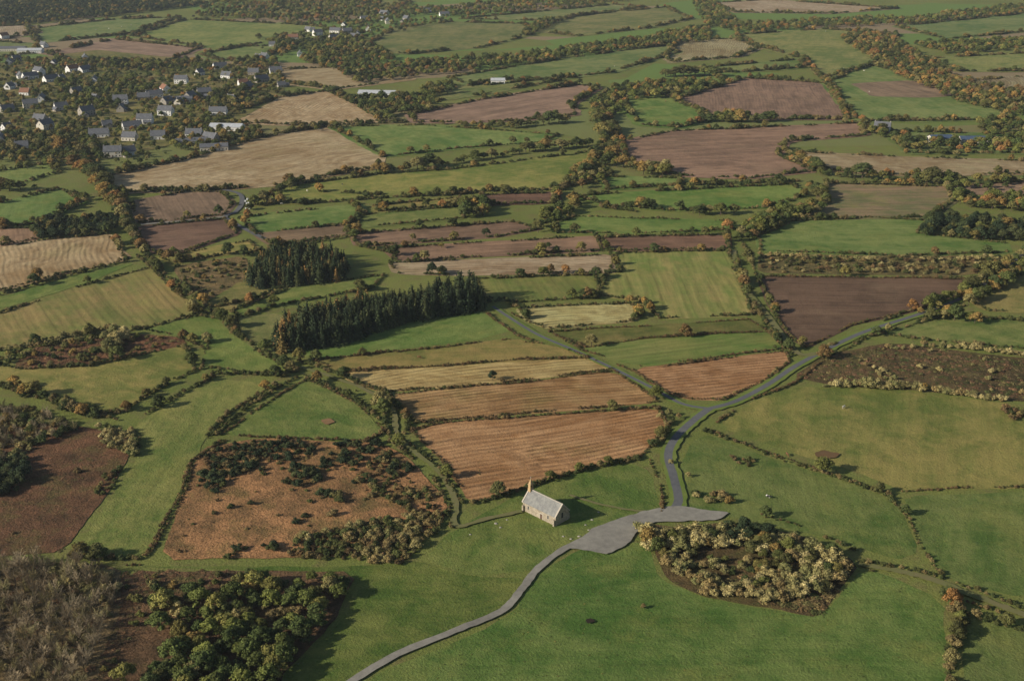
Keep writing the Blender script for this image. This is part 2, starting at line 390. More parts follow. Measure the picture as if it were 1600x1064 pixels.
# left
F('grass',(106,120,58),[(0,570),(30,577),(140,572),(290,540),(305,580),(260,600),(190,645),(150,648),(0,598)],'mid')
F('bracken',(106,76,54),[(30,565),(60,542),(170,520),(280,528),(290,538),(140,570),(30,576)],None)
F('grass',(100,118,54),[(112,872),(165,790),(232,690),(205,665),(330,592),(430,600),(350,650),(318,690),(296,745),(225,872)],None)
F('grass',(86,112,52),[(345,680),(400,640),(480,592),(560,632),(602,675),(570,690),(450,685)],'low')
F('grass',(86,116,50),[(225,515),(315,494),(345,500),(375,530),(455,582),(400,585),(320,575),(325,535),(290,525)],'mid')
F('crop',(104,112,62),[(0,490),(120,450),(235,418),(310,490),(230,512),(130,530),(0,545)],'mid')
F('grass',(94,116,54),[(0,468),(130,428),(215,410),(130,443),(0,482)],None)
F('stubble',(150,130,94),[(0,388),(60,377),(168,366),(200,405),(90,430),(0,455)],'mid')
F('plough',(128,104,80),[(0,357),(55,357),(60,373),(0,385)],'mid')
F('grass',(82,116,52),[(0,318),(90,296),(135,315),(60,350),(0,355)],'hedge')
F('grass',(86,114,54),[(0,268),(80,255),(90,270),(0,296)],'hedge')
F('plough',(116,98,78),[(205,316),(290,300),(345,301),(364,318),(350,336),(220,349)],'mid')
F('plough',(104,82,66),[(215,355),(352,343),(372,365),(300,390),(245,397),(220,378)],'mid')
F('grass',(92,118,56),[(372,340),(560,320),(575,335),(545,350),(400,365)],'mid')
F('plough',(116,98,74),[(400,367),(540,352),(550,365),(430,385)],'mid')
F('grass',(122,126,64),[(250,402),(388,377),(400,390),(270,412)],'mid')
F('bracken',(120,104,70),[(275,417),(380,402),(385,435),(320,470),(290,442)],None)
F('grass',(104,112,60),[(380,440),(520,440),(600,425),(450,450),(360,484),(325,475)],None)
F('grass',(88,118,52),[(362,487),(450,452),(600,430),(580,452),(430,477),(380,495)],'mid')
F('grass',(96,110,58),[(345,500),(440,490),(440,555),(455,580),(378,530)],None)
F('bracken',(100,74,54),[(0,655),(150,670),(222,680),(165,775),(100,862),(0,872)],None)
F('bracken',(142,108,72),[(250,875),(312,700),(400,685),(600,692),(645,722),(700,785),(690,822),(560,870)],None)
F('bracken',(94,74,54),[(195,892),(400,892),(560,893),(520,975),(430,1064),(140,1064),(165,960)],None)
F('bracken',(108,96,68),[(0,876),(190,884),(190,940),(150,1064),(0,1064)],None)
# middle distance
F('stubble',(150,132,98),[(165,277),(300,247),(400,217),(512,198),(600,240),(590,262),(430,290),(330,298),(180,302)],'hedge',.3,((180,290),(580,215)))
F('grass',(96,120,60),[(520,199),(660,196),(872,211),(850,222),(700,234),(602,245)],'mid')
F('grass',(98,122,56),[(390,322),(440,292),(600,272),(700,266),(922,238),(930,255),(900,266),(880,297),(760,300),(600,304),(470,317)],'hedge')
F('stubble',(156,136,102),[(352,180),(440,152),(510,143),(560,166),(600,190),(460,196),(370,192)],'hedge')
F('plough',(128,106,88),[(640,180),(760,155),(900,133),(935,137),(892,165),(900,180),(800,190),(650,192)],'hedge')
F('stubble',(144,128,94),[(430,110),(550,104),(630,114),(640,125),(520,140),(440,130)],'hedge')
F('grass',(116,118,62),[(585,322),(720,309),(725,318),(590,331)],'mid')
F('grass',(88,112,54),[(560,337),(720,323),(725,341),(560,356)],'mid')
F('plough',(104,80,64),[(755,305),(872,302),(868,317),(760,321)],'hedge')
F('grass',(86,122,50),[(895,307),(1235,288),(1260,305),(1200,324),(1050,330),(940,320)],'hedge')
F('grass',(86,118,52),[(865,352),(900,339),(1140,346),(1145,360),(1000,365),(870,365)],'mid')
F('plough',(126,102,82),[(970,222),(1050,206),(1345,193),(1352,212),(1230,221),(1215,244),(1270,268),(1170,279),(1060,275),(985,255)],'hedge')
F('grass',(90,120,56),[(940,277),(1060,279),(1065,290),(950,296)],'hedge')
F('plough',(120,98,80),[(1055,156),(1165,123),(1300,131),(1325,187),(1180,187),(1100,176)],'hedge',0,((1165,125),(1180,187)))
F('stubble',(140,124,92),[(1240,238),(1400,246),(1600,252),(1600,272),(1420,275),(1270,265)],'hedge')
F('crop',(114,106,74),[(1290,287),(1480,292),(1490,315),(1450,340),(1240,344),(1280,320)],'hedge')
F('plough',(124,104,82),[(1500,290),(1600,284),(1600,306),(1500,302)],'hedge')
F('grass',(86,118,52),[(965,150),(1030,142),(1110,188),(1060,200),(1000,196)],'hedge')
F('grass',(94,118,60),[(1290,130),(1360,102),(1400,112),(1560,170),(1580,188),(1340,190),(1325,172)],'hedge')
F('plough',(122,104,82),[(1340,132),(1420,128),(1500,148),(1440,152),(1370,150)],None)
F('grass',(96,120,64),[(1150,55),(1290,46),(1400,55),(1370,98),(1285,125),(1255,92),(1180,72)],'hedge')
F('stubble',(132,122,86),[(1060,62),(1150,62),(1185,76),(1150,90),(1050,98),(1040,90)],'hedge')
F('grass',(92,114,60),[(1060,110),(1250,93),(1260,106),(1150,114)],'hedge')
F('grass',(88,110,62),[(560,78),(620,44),(700,35),(820,38),(830,55),(750,75),(640,85)],'hedge')
F('grass',(92,114,64),[(822,48),(900,26),(1040,12),(1080,30),(1010,45),(900,57)],'hedge')
F('grass',(92,116,62),[(700,122),(850,97),(1040,71),(1060,82),(950,115),(740,136)],'hedge')
F('grass',(96,116,66),[(720,30),(960,8),(1010,12),(850,33)],'hedge')
F('stubble',(148,132,106),[(1110,6),(1200,0),(1400,14),(1300,22),(1150,20)],'hedge')
F('grass',(92,116,64),[(1400,42),(1600,22),(1600,50),(1480,62)],'hedge')
F('grass',(98,118,62),[(1450,92),(1600,84),(1600,112),(1500,112)],'hedge')
F('stubble',(126,116,86),[(1500,128),(1600,120),(1600,140),(1560,142)],'hedge')
F('grass',(90,114,60),[(1380,205),(1600,212),(1600,240),(1420,240)],'hedge')
F('grass',(92,124,60),[(205,57),(290,31),(480,40),(560,50),(450,72),(320,75)],'hedge')
F('grass',(92,118,60),[(312,86),(440,62),(460,72),(400,95),(340,95)],'hedge')
F('plough',(128,108,90),[(75,84),(180,62),(310,76),(260,98),(120,98)],'hedge')
F('grass',(94,116,64),[(45,46),(180,31),(280,28),(200,54),(60,68)],'hedge')
F('stubble',(142,128,104),[(0,42),(40,40),(60,52),(0,62)],'hedge')
F('grass',(90,112,62),[(0,66),(60,70),(50,84),(0,90)],'hedge')
F('grass',(96,114,64),[(650,148),(800,124),(900,122),(740,150),(680,158)],'hedge')
F('grass',(98,118,66),[(420,5),(640,3),(600,22),(400,28)],'hedge')
F('grass',(92,104,56),[(0,100),(150,80),(330,98),(425,112),(435,148),(350,195),(240,232),(100,248),(0,240)],None)
F('grass',(100,116,66),[(880,-10),(1100,-15),(1090,-2),(900,0)],'hedge')
F('stubble',(140,126,98),[(200,-30),(600,-34),(560,-8),(260,-4)],'hedge')
F('grass',(92,112,64),[(1250,-30),(1590,-34),(1560,-6),(1280,-4)],'hedge')
# ------------------------------------------------------------- roads
def smooth(P,k=8):
    out=[]; n=len(P)
    for i in range(n-1):
        p0=P[max(0,i-1)];p1=P[i];p2=P[i+1];p3=P[min(n-1,i+2)]
        for j in range(k):
            t=j/k
            out.append(tuple(.5*(2*b+(c-a)*t+(2*a-5*b+4*c-d)*t*t+(-a+3*b-3*c+d)*t**3) for a,b,c,d in zip(p0,p1,p2,p3)))
    out.append(P[-1]); return out
def surf(name,c1,c2,s=.6,bump=.05):
    N=NT(name); a,_=N.noise(N.tc,s,5,.7); b,_=N.noise(N.tc,.06,4); f=N.math('ADD',N.math('MULTIPLY',a,.6),N.math('MULTIPLY',b,.5),clamp=True)
    N.col(N.mix(N.mapr(f,.35,.75),c1,c2)); N.bump(a,bump); return N.m
ASP=surf('asphalt',lin((90,91,93)),lin((114,114,114)))
GRV=surf('gravel',lin((118,114,106)),lin((162,157,144)),.35)
DIRT=surf('dirt',lin((124,114,82)),lin((110,116,64)),.25)
VERGE=surf('verge_grass',lin((96,118,50)),lin((122,130,66)),.2,.2)
ROADZ=.02+.004*140
def road(name,P,w,mat,z=ROADZ,jit=.15):
    W=smooth([g(*p) for p in P]); V=[]; n=len(W)
    for i in range(n):
        a=Vector(W[max(0,i-1)]);b=Vector(W[min(n-1,i+1)]);d=(b-a).normalized(); q=Vector((-d.y,d.x)); p=Vector(W[i])
        for s in (-1,1):
            r=p+q*s*(w/2+random.uniform(-jit,jit)); V.append((r.x,r.y,z))
    mesh_obj(name,V,[[2*i,2*i+1,2*i+3,2*i+2] for i in range(n-1)],mat)
R1=[(540,1072),(620,1024),(720,983),(785,955),(815,922),(842,888),(885,857),(940,832),(1000,812),(1050,800),(1060,782),(1052,745),(1044,712),(1056,685),(1085,657),(1108,640)]
R2=[(1108,640),(1065,632),(1020,608),(960,578),(900,550),(840,524),(800,500),(770,480)]
R3=[(1108,640),(1150,628),(1200,602),(1240,575),(1290,548),(1350,520),(1430,494),(1500,468),(1545,440),(1600,398),(1680,350)]
road('road_verge',R3,6.5,VERGE,ROADZ-.03,.5); road('road_verge',R2,5,VERGE,ROADZ-.02,.4); road('road_verge',R1[9:],7,VERGE,ROADZ-.01,.5)
road('road',R1[9:],3.6,ASP,ROADZ,.08); road('road',R2,2.2,ASP,ROADZ+.004,.08); road('road',R3,2.8,ASP,ROADZ+.008,.08)
road('path',R1[:10],2.9,GRV,ROADZ+.012,.2)
road('road',[(330,294),(372,303),(378,318),(368,332),(352,341),(385,360),(415,375)],3.8,ASP,ROADZ)
road('path',[(220,352),(290,346),(350,340)],3,GRV,ROADZ+.02)
road('track',[(470,575),(560,605),(612,640),(624,685),(685,738),(712,785),(712,822),(760,812),(815,800)],2.4,DIRT,ROADZ+.016,.4)
road('track',[(1145,392),(1165,450),(1203,500),(1245,552),(1285,552)],4,DIRT,ROADZ+.02,.4)
road('track',[(1340,882),(1400,893),(1450,905),(1530,935),(1600,962),(1700,1000)],3.2,DIRT,ROADZ+.024,.4)
road('track',[(890,775),(940,790),(1000,800),(1050,802)],1.2,DIRT,ROADZ+.028,.25)
def patch(name,pts,mat,z,amp=.5):
    P=soften([g(*p) for p in pts],amp,1.0); mesh_obj(name,[(x,y,z) for x,y in P],[list(range(len(P)))],mat)
patch('car_park',[(884,857),(900,846),(930,826),(965,812),(1000,803),(1040,794),(1075,794),(1100,799),(1138,801),(1124,813),(1070,816),(1030,817),(1008,822),(992,834),(982,852),(955,868),(915,861)],GRV,ROADZ+.032,1.2)
patch('bare_soil',[(1270,708),(1290,706),(1312,712),(1300,719),(1278,717)],surf('soil',lin((120,92,66)),lin((96,80,52))),ROADZ,1.5)
patch('bare_soil',[(500,658),(515,655),(526,660),(512,665)],surf('soil',lin((150,116,84)),lin((120,100,68))),ROADZ,1.2)
patch('dark_soil',[(915,970),(925,967),(932,972),(920,976)],surf('soil_dark',lin((40,38,30)),lin((60,50,40))),ROADZ)
# ------------------------------------------------------------- hedges (explicit)
for P,s,gp in [
 ([(1105,675),(1200,710),(1300,745),(1385,775),(1415,810),(1445,868),(1470,905)],'mid',-.2),([(1105,672),(1200,707),(1300,741),(1385,771)],'low',-.2),
 ([(1410,768),(1600,760),(1800,752)],'low',0),
 ([(1350,880),(1460,900),(1600,950),(1800,1010)],'mid',.1),([(1360,893),(1470,925),(1600,972)],'low',.3),
 ([(1478,930),(1500,960),(1488,1010),(1482,1064),(1480,1150)],'hedge',-.2),
 ([(1120,660),(1180,622),(1240,600),(1290,562)],'low',.1),
 ([(1240,603),(1400,606),(1600,630),(1800,660)],'grey',.2),
 ([(1125,800),(1180,805),(1250,822),(1340,862)],'mid',.2),
 ([(735,788),(800,772),(900,738),(1000,716)],'mid',0),([(1030,640),(1045,665),(1015,712)],'hedge',.1),([(1015,720),(1030,760),(1036,800)],'low',.1),
 ([(605,615),(640,662),(625,685),(690,735),(722,790)],'mid',0),([(560,612),(600,640),(612,690),(680,750),(700,790),(705,825)],'mid',0),
 ([(470,565),(560,600),(605,617)],'mid',0),([(450,575),(540,615),(600,660),(606,690)],'mid',0),
 ([(190,320),(210,380),(260,430),(320,480),(375,525),(465,585)],'hedge',-.1),([(215,400),(262,440),(325,492)],'mid',0),
 ([(190,300),(210,370),(250,425)],'hedge',0),
 ([(350,690),(305,720),(285,780),(235,870)],'low',-.2),([(345,690),(300,720),(278,780),(228,870)],'low',-.2),([(430,600),(352,650),(320,688)],'mid',0),([(465,590),(390,632),(340,680)],'mid',0),
 ([(330,590),(205,662),(160,650)],'mid',0),([(455,588),(330,585)],'mid',0),
 ([(200,884),(400,884),(560,880)],'low',.3),([(110,872),(240,876)],'mid',0),
 ([(1143,380),(1160,440),(1190,500),(1235,555)],'hedge',0),([(1160,380),(1180,430),(1215,500),(1258,545)],'mid',0),
 ([(1290,560),(1350,530),(1440,500),(1510,478)],'mid',0),([(1300,540),(1345,512),(1440,485),(1505,457)],'mid',.2),
 ([(1440,490),(1500,465),(1545,435),(1580,415),(1620,385)],'trees',-.3),([(1520,478),(1560,450),(1600,420)],'trees',0),
 ([(760,490),(810,525),(900,555),(960,588)],'low',.2),([(800,490),(860,520),(905,545),(990,580),(1060,625)],'low',.2),
 ([(590,272),(700,258),(830,237),(925,228)],'trees',-.3),([(600,268),(720,253)],'trees',0),
 ([(925,180),(945,215),(930,250),(905,290)],'trees',-.3),([(940,180),(965,215),(950,260),(1040,270)],'trees',-.3),
 ([(690,195),(800,200),(885,192)],'trees',0),([(530,150),(570,165),(610,188)],'trees',-.3),
 ([(1000,325),(1100,335),(1150,335)],'trees',0),([(940,325),(1000,332)],'hedge',0),
 ([(1225,235),(1240,245),(1290,275),(1420,285),(1600,285)],'trees',0),([(1190,400),(1400,408),(1600,405)],'grey',0),
 ([(1350,200),(1450,240),(1500,245)],'trees',-.2),([(1380,545),(1450,540),(1600,555),(1800,575)],'grey',-.2),([(1480,500),(1600,512)],'trees',.1),
 ([(90,235),(130,270),(165,305),(190,330)],'autumn',-.3),([(130,250),(160,290),(185,320)],'autumn',-.3),([(110,240),(150,275),(190,335),(205,370)],'trees',-.2),
 ([(0,300),(80,292)],'trees',0),([(60,350),(0,358)],'hedge',0),([(0,462),(130,425),(200,408)],'hedge',0),([(0,548),(130,532),(220,514)],'grey',-.2),
 ([(30,545),(90,530),(180,512)],'grey',-.2),([(280,528),(318,545),(318,580)],'mid',-.2),([(0,602),(60,622),(150,655)],'hedge',-.1),
 ([(470,320),(560,312),(700,305),(760,300)],'hedge',-.2),([(390,330),(440,300),(470,288)],'trees',0),([(550,320),(570,335),(540,355)],'hedge',0),
 ([(1035,120),(1110,118),(1130,128)],'trees',-.3),([(1255,95),(1290,128),(1325,185)],'hedge',-.3),([(1100,190),(1180,192),(1220,190)],'trees',-.3),
 ([(400,215),(520,196),(640,192)],'hedge',0),([(950,296),(1060,290),(1250,284)],'hedge',-.2),([(1265,290),(1290,315),(1240,340)],'trees',-.3),
 ([(560,385),(620,398),(610,410)],'mid',0),([(935,370),(950,395),(970,425)],'mid',-.2),([(740,475),(790,470),(810,482)],'hedge',-.2),([(840,345),(900,337)],'hedge',-.2),
 ([(380,400),(450,385),(550,370)],'hedge',-.1),([(340,480),(400,465),(440,450)],'mid',0),([(500,300),(600,306)],'hedge',.1)]:
    line(P,s,gap=gp)
# ------------------------------------------------------------- woods
BL=lambda w,a,b,p:(w,'broad',a,b,1.0,p)
wood([(385,436),(420,408),(515,402),(545,422),(530,442),(400,452)],[(4,'conifer',11,16,1.1,'dark'),(1.2,'conifer',9,14,1.1,'larch')],3.8,'conifer_plantation',2)
wood([(450,552),(475,515),(600,482),(740,462),(757,486),(640,503),(530,538)],[(1,'conifer',11,16,1.15,'dark')],3.6,'conifer_plantation',2)
wood([(425,550),(450,510),(570,475),(600,482),(475,515),(455,552)],[(2,'conifer',8,12,1.2,'larch'),(1,'conifer',10,13,1.1,'dark')],3.6,'larch_plantation',2)
wood([(1000,832),(1060,838),(1130,828),(1250,850),(1335,885),(1315,905),(1230,885),(1130,860),(1060,865),(1050,880),(1010,860)],[(6,'bush',4,6.8,1.2,'pale'),(2,'broad',5,7.5,1,'mixed')],3.6,'willow_copse',2)
wood([(1040,880),(1060,865),(1110,880),(1130,925),(1180,925),(1240,895),(1315,890),(1320,910),(1210,942),(1100,932)],[(6,'bush',3.8,6.0,1.2,'pale'),(1,'bush',3,5,1.1,'mixed')],3.5,'willow_copse',2)
wood([(1060,865),(1230,885),(1240,895),(1180,925),(1130,925),(1110,880)],[(4,'bush',3,5.0,1.2,'mixed'),(3,'bush',3,5,1.2,'pale'),(2,'bracken',1.5,2,2,'low')],3.5,'willow_copse',2)
wood([(1180,940),(1282,962),(1310,920),(1240,915)],[(1,'bracken',1,1.8,2,'low')],1.8,'bramble_thicket',1)
wood([(1120,825),(1200,835),(1200,850),(1130,845)],[(1,'broad',6,8.5,1,'dark')],4,'woodland',1)
wood([(235,950),(400,905),(545,905),(500,985),(430,1064),(200,1064),(280,1000)],[(4,'broad',6,10,1.05,'green'),(2,'broad',6,9,1.05,'mixed'),(2,'bush',4,6.5,1.15,'hedge'),(1.4,'bush',3.5,5.5,1.15,'pale')],5.2,'woodland',4)
wood([(0,878),(150,890),(190,915),(165,980),(140,1064),(0,1064)],[(6,'bare',6,9,1.0,'grey'),(1,'bush',2,4,1.2,'pale'),(2,'bracken',1.2,2,2,'darkbracken')],3.0,'bare_woodland',2)
wood([(100,885),(190,900),(170,950),(90,920)],[(1,'bush',2.5,4.5,1.15,'pale')],3.4,'scrub',3)
wood([(195,892),(400,892),(330,940),(250,960),(200,1000),(165,1064),(150,1064)],[(8,'bracken',.8,1.3,1.9,'darkbracken'),(.5,'bush',2,4.5,1.1,'mixed')],2.0,'bracken',1)
wood([(440,872),(470,842),(560,825),(650,800),(695,820),(660,850),(640,880),(560,880)],[(3,'bush',1.8,3.8,1.2,'hedge'),(2,'bush',1.5,3,1.2,'low'),(1,'bush',2,4,1.2,'pale')],2.5,'scrub',3)
wood([(310,755),(328,700),(420,690),(500,692),(480,720),(400,725),(340,770)],[(3,'bush',1.6,3.5,1.25,'dark'),(4,'bush',1,2.4,1.5,'low')],2.4,'scrub',3)
wood([(420,695),(520,690),(600,700),(650,735),(640,750),(560,735),(520,750),(470,760),(440,740)],[(3,'bush',3,5,1.2,'dark'),(1.5,'bush',1,2.2,1.5,'low'),(3,None,0,0,0,'low')],4.2,'gorse_scrub',2)
wood([(600,700),(690,780),(700,815),(650,805),(570,770),(560,745)],[(3,'bush',1.5,3.5,1.2,'low'),(2,'bush',2,4,1.2,'hedge'),(2,None,0,0,0,'low')],3,'scrub',2)
wood([(255,873),(312,705),(600,695),(690,785),(560,868)],[(5,'bracken',.15,.5,1.8,'bracken'),(3,None,0,0,0,'low'),(.2,'bush',.6,2.0,1.4,'low')],2.0,'bracken',1)
wood([(0,660),(150,670),(222,682),(165,775),(100,860),(0,870)],[(5,'bracken',.3,.9,1.9,'darkbracken'),(4,None,0,0,0,'low'),(.08,'bush',1,3,1.2,'low')],2.1,'bracken',1)
wood([(0,640),(70,650),(130,672),(70,692),(0,730)],[(3,'bush',3,6,1.2,'mixed'),(2,'bush',2.5,5,1.2,'pale'),(2,'bare',6,8,1,'grey')],3.6,'scrub',3)
wood([(0,725),(40,715),(35,760),(0,775)],[(3,'bush',3,6,1.2,'dark')],3.6,'scrub',2)
wood([(150,655),(225,680),(215,715),(160,695)],[(3,'bush',2.5,4.5,1.2,'pale'),(1,'bush',2,4,1.2,'mixed')],3.8,'scrub',2)
wood([(160,745),(195,720),(175,770),(150,775)],[(3,'bush',1.5,3,1.2,'hedge')],3.2,'scrub',2)
wood([(30,562),(60,542),(170,522),(280,530),(285,538),(140,568),(35,575)],[(5,'bracken',1,1.6,2,'darkbracken'),(1.4,'bush',2,4.5,1.2,'mixed')],3,'scrub',2)
wood([(160,530),(190,520),(205,545),(170,552)],[(1,'broad',6,8,1.2,'pale')],5,'woodland',2)
wood([(0,555),(40,545),(40,560),(0,575)],[(2,'bush',2,4,1.2,'mixed')],4,'scrub',2)
wood([(1245,586),(1300,554),(1400,538),(1600,563),(1600,625),(1450,608),(1300,600)],[(6,'bracken',.8,1.6,2.2,'darkbracken'),(.3,'bush',1.5,3.5,1.2,'pale'),(3,'bracken',.8,1.5,2.4,'hedge')],3,'bracken',2)
wood([(1360,575),(1395,580),(1410,605),(1385,608)],[(2,'bush',2,4,1.2,'pale')],3.5,'scrub',2)
wood([(1190,402),(1560,402),(1590,415),(1500,430),(1190,426)],[(2,'bush',1.5,3.5,1.3,'pale'),(3,'bush',1.5,3.5,1.3,'low'),(2,'bush',2,4,1.2,'hedge'),(2,None,0,0,0,'low')],4.5,'scrub',2)
wood([(275,417),(380,402),(385,435),(320,470),(290,442)],[(3,'bush',1.5,3.5,1.3,'mixed'),(4,None,0,0,0,'low')],4.5,'scrub',2)
wood([(1075,768),(1140,770),(1150,790),(1090,785)],[(2,'bush',2,4,1.2,'pale'),(1,'bush',2,4,1.2,'mixed')],3.3,'scrub',2)
wood([(1135,712),(1185,718),(1180,730),(1145,728)],[(2,'bush',1.5,3,1.2,'low')],3.6,'scrub',2)
wood([(1570,640),(1600,640),(1600,660),(1580,660)],[(2,'bush',2,4,1.2,'low')],3.3,'scrub',2)
# mid / far woods
M=[BL(3,5,12,'mixed'),BL(3,6,12,'green'),BL(1.2,6,11,'autumn'),(.8,None,0,0,0,'low')]
for P,sp,spec in [
 ([(1150,378),(1170,348),(1250,326),(1282,330),(1230,354),(1185,372)],6,M),
 ([(1430,368),(1450,345),(1600,352),(1600,376),(1560,378)],6,[BL(2,7,11,'dark'),BL(1,6,10,'mixed')]),
 ([(1480,310),(1600,318),(1600,332),(1500,326)],7,M),
 ([(60,375),(60,352),(185,338),(190,352),(170,366)],5,[BL(3,5,9,'dark'),BL(1,5,9,'mixed')]),
 ([(835,365),(850,340),(895,312),(905,325),(870,350)],6,M),([(720,345),(725,325),(760,318),(770,335)],6,M),
 ([(880,280),(910,260),(945,262),(940,285),(905,297)],7,M),([(990,265),(1040,262),(1045,278),(1000,275)],7,M),
 ([(925,160),(960,138),(1060,128),(1140,135),(1060,152),(990,158),(950,190),(925,195)],8,M),
 ([(1110,192),(1130,178),(1170,180),(1175,192)],7,M),
 ([(520,110),(640,98),(800,90),(1000,62),(1110,40),(1110,66),(1000,76),(820,100),(650,122),(560,132)],8.5,M),
 ([(810,55),(850,30),(880,32),(830,58)],9,M),
 ([(1080,0),(1100,-10),(1160,40),(1320,30),(1420,30),(1600,8),(1600,22),(1420,40),(1300,44),(1150,52),(1100,40)],10,M),
 ([(1310,62),(1340,48),(1400,62),(1440,90),(1540,150),(1600,162),(1600,182),(1500,162),(1400,118)],8.5,[BL(1,7,12,'autumn'),BL(4,6,11,'mixed')]),
 ([(1420,70),(1600,62),(1600,78),(1480,86)],9,M),([(1440,120),(1600,145),(1600,162),(1540,150)],8,[BL(2,7,12,'autumn'),(2,'bare',8,13,1,'grey')]),
 ([(0,0),(200,-6),(330,8),(180,26),(60,38),(0,40)],9,[BL(3,7,12,'dark'),BL(2,7,12,'mixed')]),
 ([(330,2),(560,0),(700,18),(560,44),(430,34),(300,28)],14,M),
 ([(480,72),(560,58),(620,95),(520,110),(470,98)],9,M),([(640,20),(800,0),(1000,0),(900,12),(720,28)],13,M),
 ([(430,60),(470,55),(480,75),(430,88)],10,M),([(350,95),(440,95),(440,112),(390,110)],9,M),
 ([(540,160),(650,150),(700,160),(650,176),(590,186)],8,M),([(60,96),(260,98),(330,96),(260,110),(70,108)],9,M),
 ([(660,140),(720,130),(700,150),(650,158)],9,M),([(1330,195),(1400,215),(1600,225),(1600,240),(1420,236)],9,M),
 ([(1520,190),(1600,190),(1600,225),(1540,215)],9,M),([(1380,285),(1600,285),(1600,302),(1500,300)],12,M),
 ([(900,-25),(1350,-20),(1600,-15),(1600,-3),(1200,-6),(900,-12)],18,M),([(0,-25),(500,-30),(800,-20),(760,-6),(300,-5),(0,-8)],18,M)]:
    wood(P,spec,sp,'woodland',4)
# village trees
wood([(0,88),(150,104),(330,98),(430,112),(440,148),(350,195),(300,232),(200,262),(90,268),(0,262)],[BL(3,4.5,9,'mixed'),BL(4,4.5,9,'green'),BL(1,5,9,'autumn'),(1,'bush',2,4,1.3,'green'),(6,None,0,0,0,'low')],9.5,'village_trees',6)
wood([(240,205),(340,185),(420,205),(400,218),(300,240)],[BL(3,6,10,'mixed'),BL(1,6,9,'autumn')],9,'village_trees',6)
wood([(80,215),(120,190),(160,235),(140,262),(90,250)],[BL(3,7,12,'mixed'),BL(1,6,10,'dark')],8.5,'village_trees',6)
wood([(90,130),(200,122),(240,140),(200,165),(110,175)],[BL(3,6,11,'green'),BL(2,6,11,'mixed'),(1,None,0,0,0,'low')],9.5,'village_trees',6)
wood([(0,215),(60,210),(90,240),(60,258),(0,255)],[BL(3,6,11,'mixed'),(1,None,0,0,0,'low')],10,'village_trees',6)
wood([(335,155),(350,140),(390,145),(370,170),(320,185)],[BL(3,6,11,'mixed'),BL(1,6,10,'dark')],9,'village_trees',6)
wood([(400,60),(640,35),(700,25),(690,40),(560,62),(420,95)],[BL(3,5,10,'mixed'),BL(2,5,10,'green'),(6,None,0,0,0,'low')],12,'village_trees',6)
# single trees and bushes
for i,(u,v,h,p) in enumerate([(770,594,6.5,'dark'),(675,428,9,'dark'),(690,430,8,'dark'),(760,370,8,'dark'),(857,388,5,'mixed'),(258,945,8,'green'),(245,950,7,'green'),(495,205,7,'mixed'),(1005,950,2.2,'pale'),(1030,655,4,'pale'),(1045,650,4.5,'pale'),(1060,655,4,'pale'),(1210,545,3,'low'),(1235,548,4,'low'),(1048,725,3,'pale'),(1075,745,3,'pale'),(645,375,6,'mixed'),(855,235,7,'mixed'),(690,388,5,'mixed')]):
    x,y=g(u,v); scatter('tree','broad',[(x,y,0,h*.95,h,tint(p))])
its=[]
for u,v in [(380,780),(435,752),(470,765),(512,772),(550,755),(480,803),(447,812),(530,800),(575,748),(405,735),(610,742),(590,700),(555,712),(500,735),(415,860),(330,745),(365,728),(345,800),(620,790),(360,865),(520,780),(465,735)]:
    for k in range(random.choice((1,2,3,4))):
        x,y=g(u+random.uniform(-16,16),v+random.uniform(-9,9)); h=random.uniform(1.4,4.2); its.append((x,y,0,h*1.35,h,tint(random.choice(('dark','dark','hedge')))))
scatter('gorse_bushes','bush',its)
its=[]
for k in range(900):
    u,v=random.uniform(680,1500),random.uniform(700,1060); x,y=g(u,v); h=random.uniform(.15,.4); its.append((x,y,gz(x,y),h*2,h,tint('green')))
scatter('grass_tufts','bracken',its)
# ------------------------------------------------------------- buildings
def pmat(name,c1,c2,s=1.0,rough=.8,bump=.03):
    N=NT(name); f,_=N.noise(N.tc,s,5,.65); N.col(N.mix(N.mapr(f,.3,.7),c1,c2)); N.b.inputs['Roughness'].default_value=rough; N.bump(f,bump); return N.m
WHITE=pmat('white_render',(.76,.74,.70),(.86,.85,.82)); CREAM=pmat('cream_render',(.6,.55,.46),(.72,.67,.57)); GRAN=pmat('granite',(.3,.27,.23),(.44,.40,.34),1.5)
SLATE=pmat('slate',(.10,.105,.115),(.19,.195,.21),.8,.6); RED=pmat('tile_roof',(.22,.11,.07),(.3,.16,.1)); SHEET=pmat('sheet_roof',(.42,.44,.46),(.58,.6,.62),.3,.6); BLUE=pmat('blue_sheet_roof',(.06,.09,.15),(.09,.13,.2),.3,.7)
GLASS=pmat('window_glass',(.02,.025,.03),(.05,.055,.06),1,.15); WOOD=pmat('painted_door',(.1,.07,.05),(.16,.1,.07)); 
def box(x0,y0,z0,x1,y1,z1): return [(x0,y0,z0),(x1,y0,z0),(x1,y1,z0),(x0,y1,z0),(x0,y0,z1),(x1,y0,z1),(x1,y1,z1),(x0,y1,z1)],[[0,3,2,1],[4,5,6,7],[0,1,5,4],[1,2,6,5],[2,3,7,6],[3,0,4,7]]
def comb(bs):
    V=[];Fc=[]
    for v,f in bs:
        o=len(V); V+=v; Fc+=[[i+o for i in q] for q in f]
    return V,Fc
MC={}
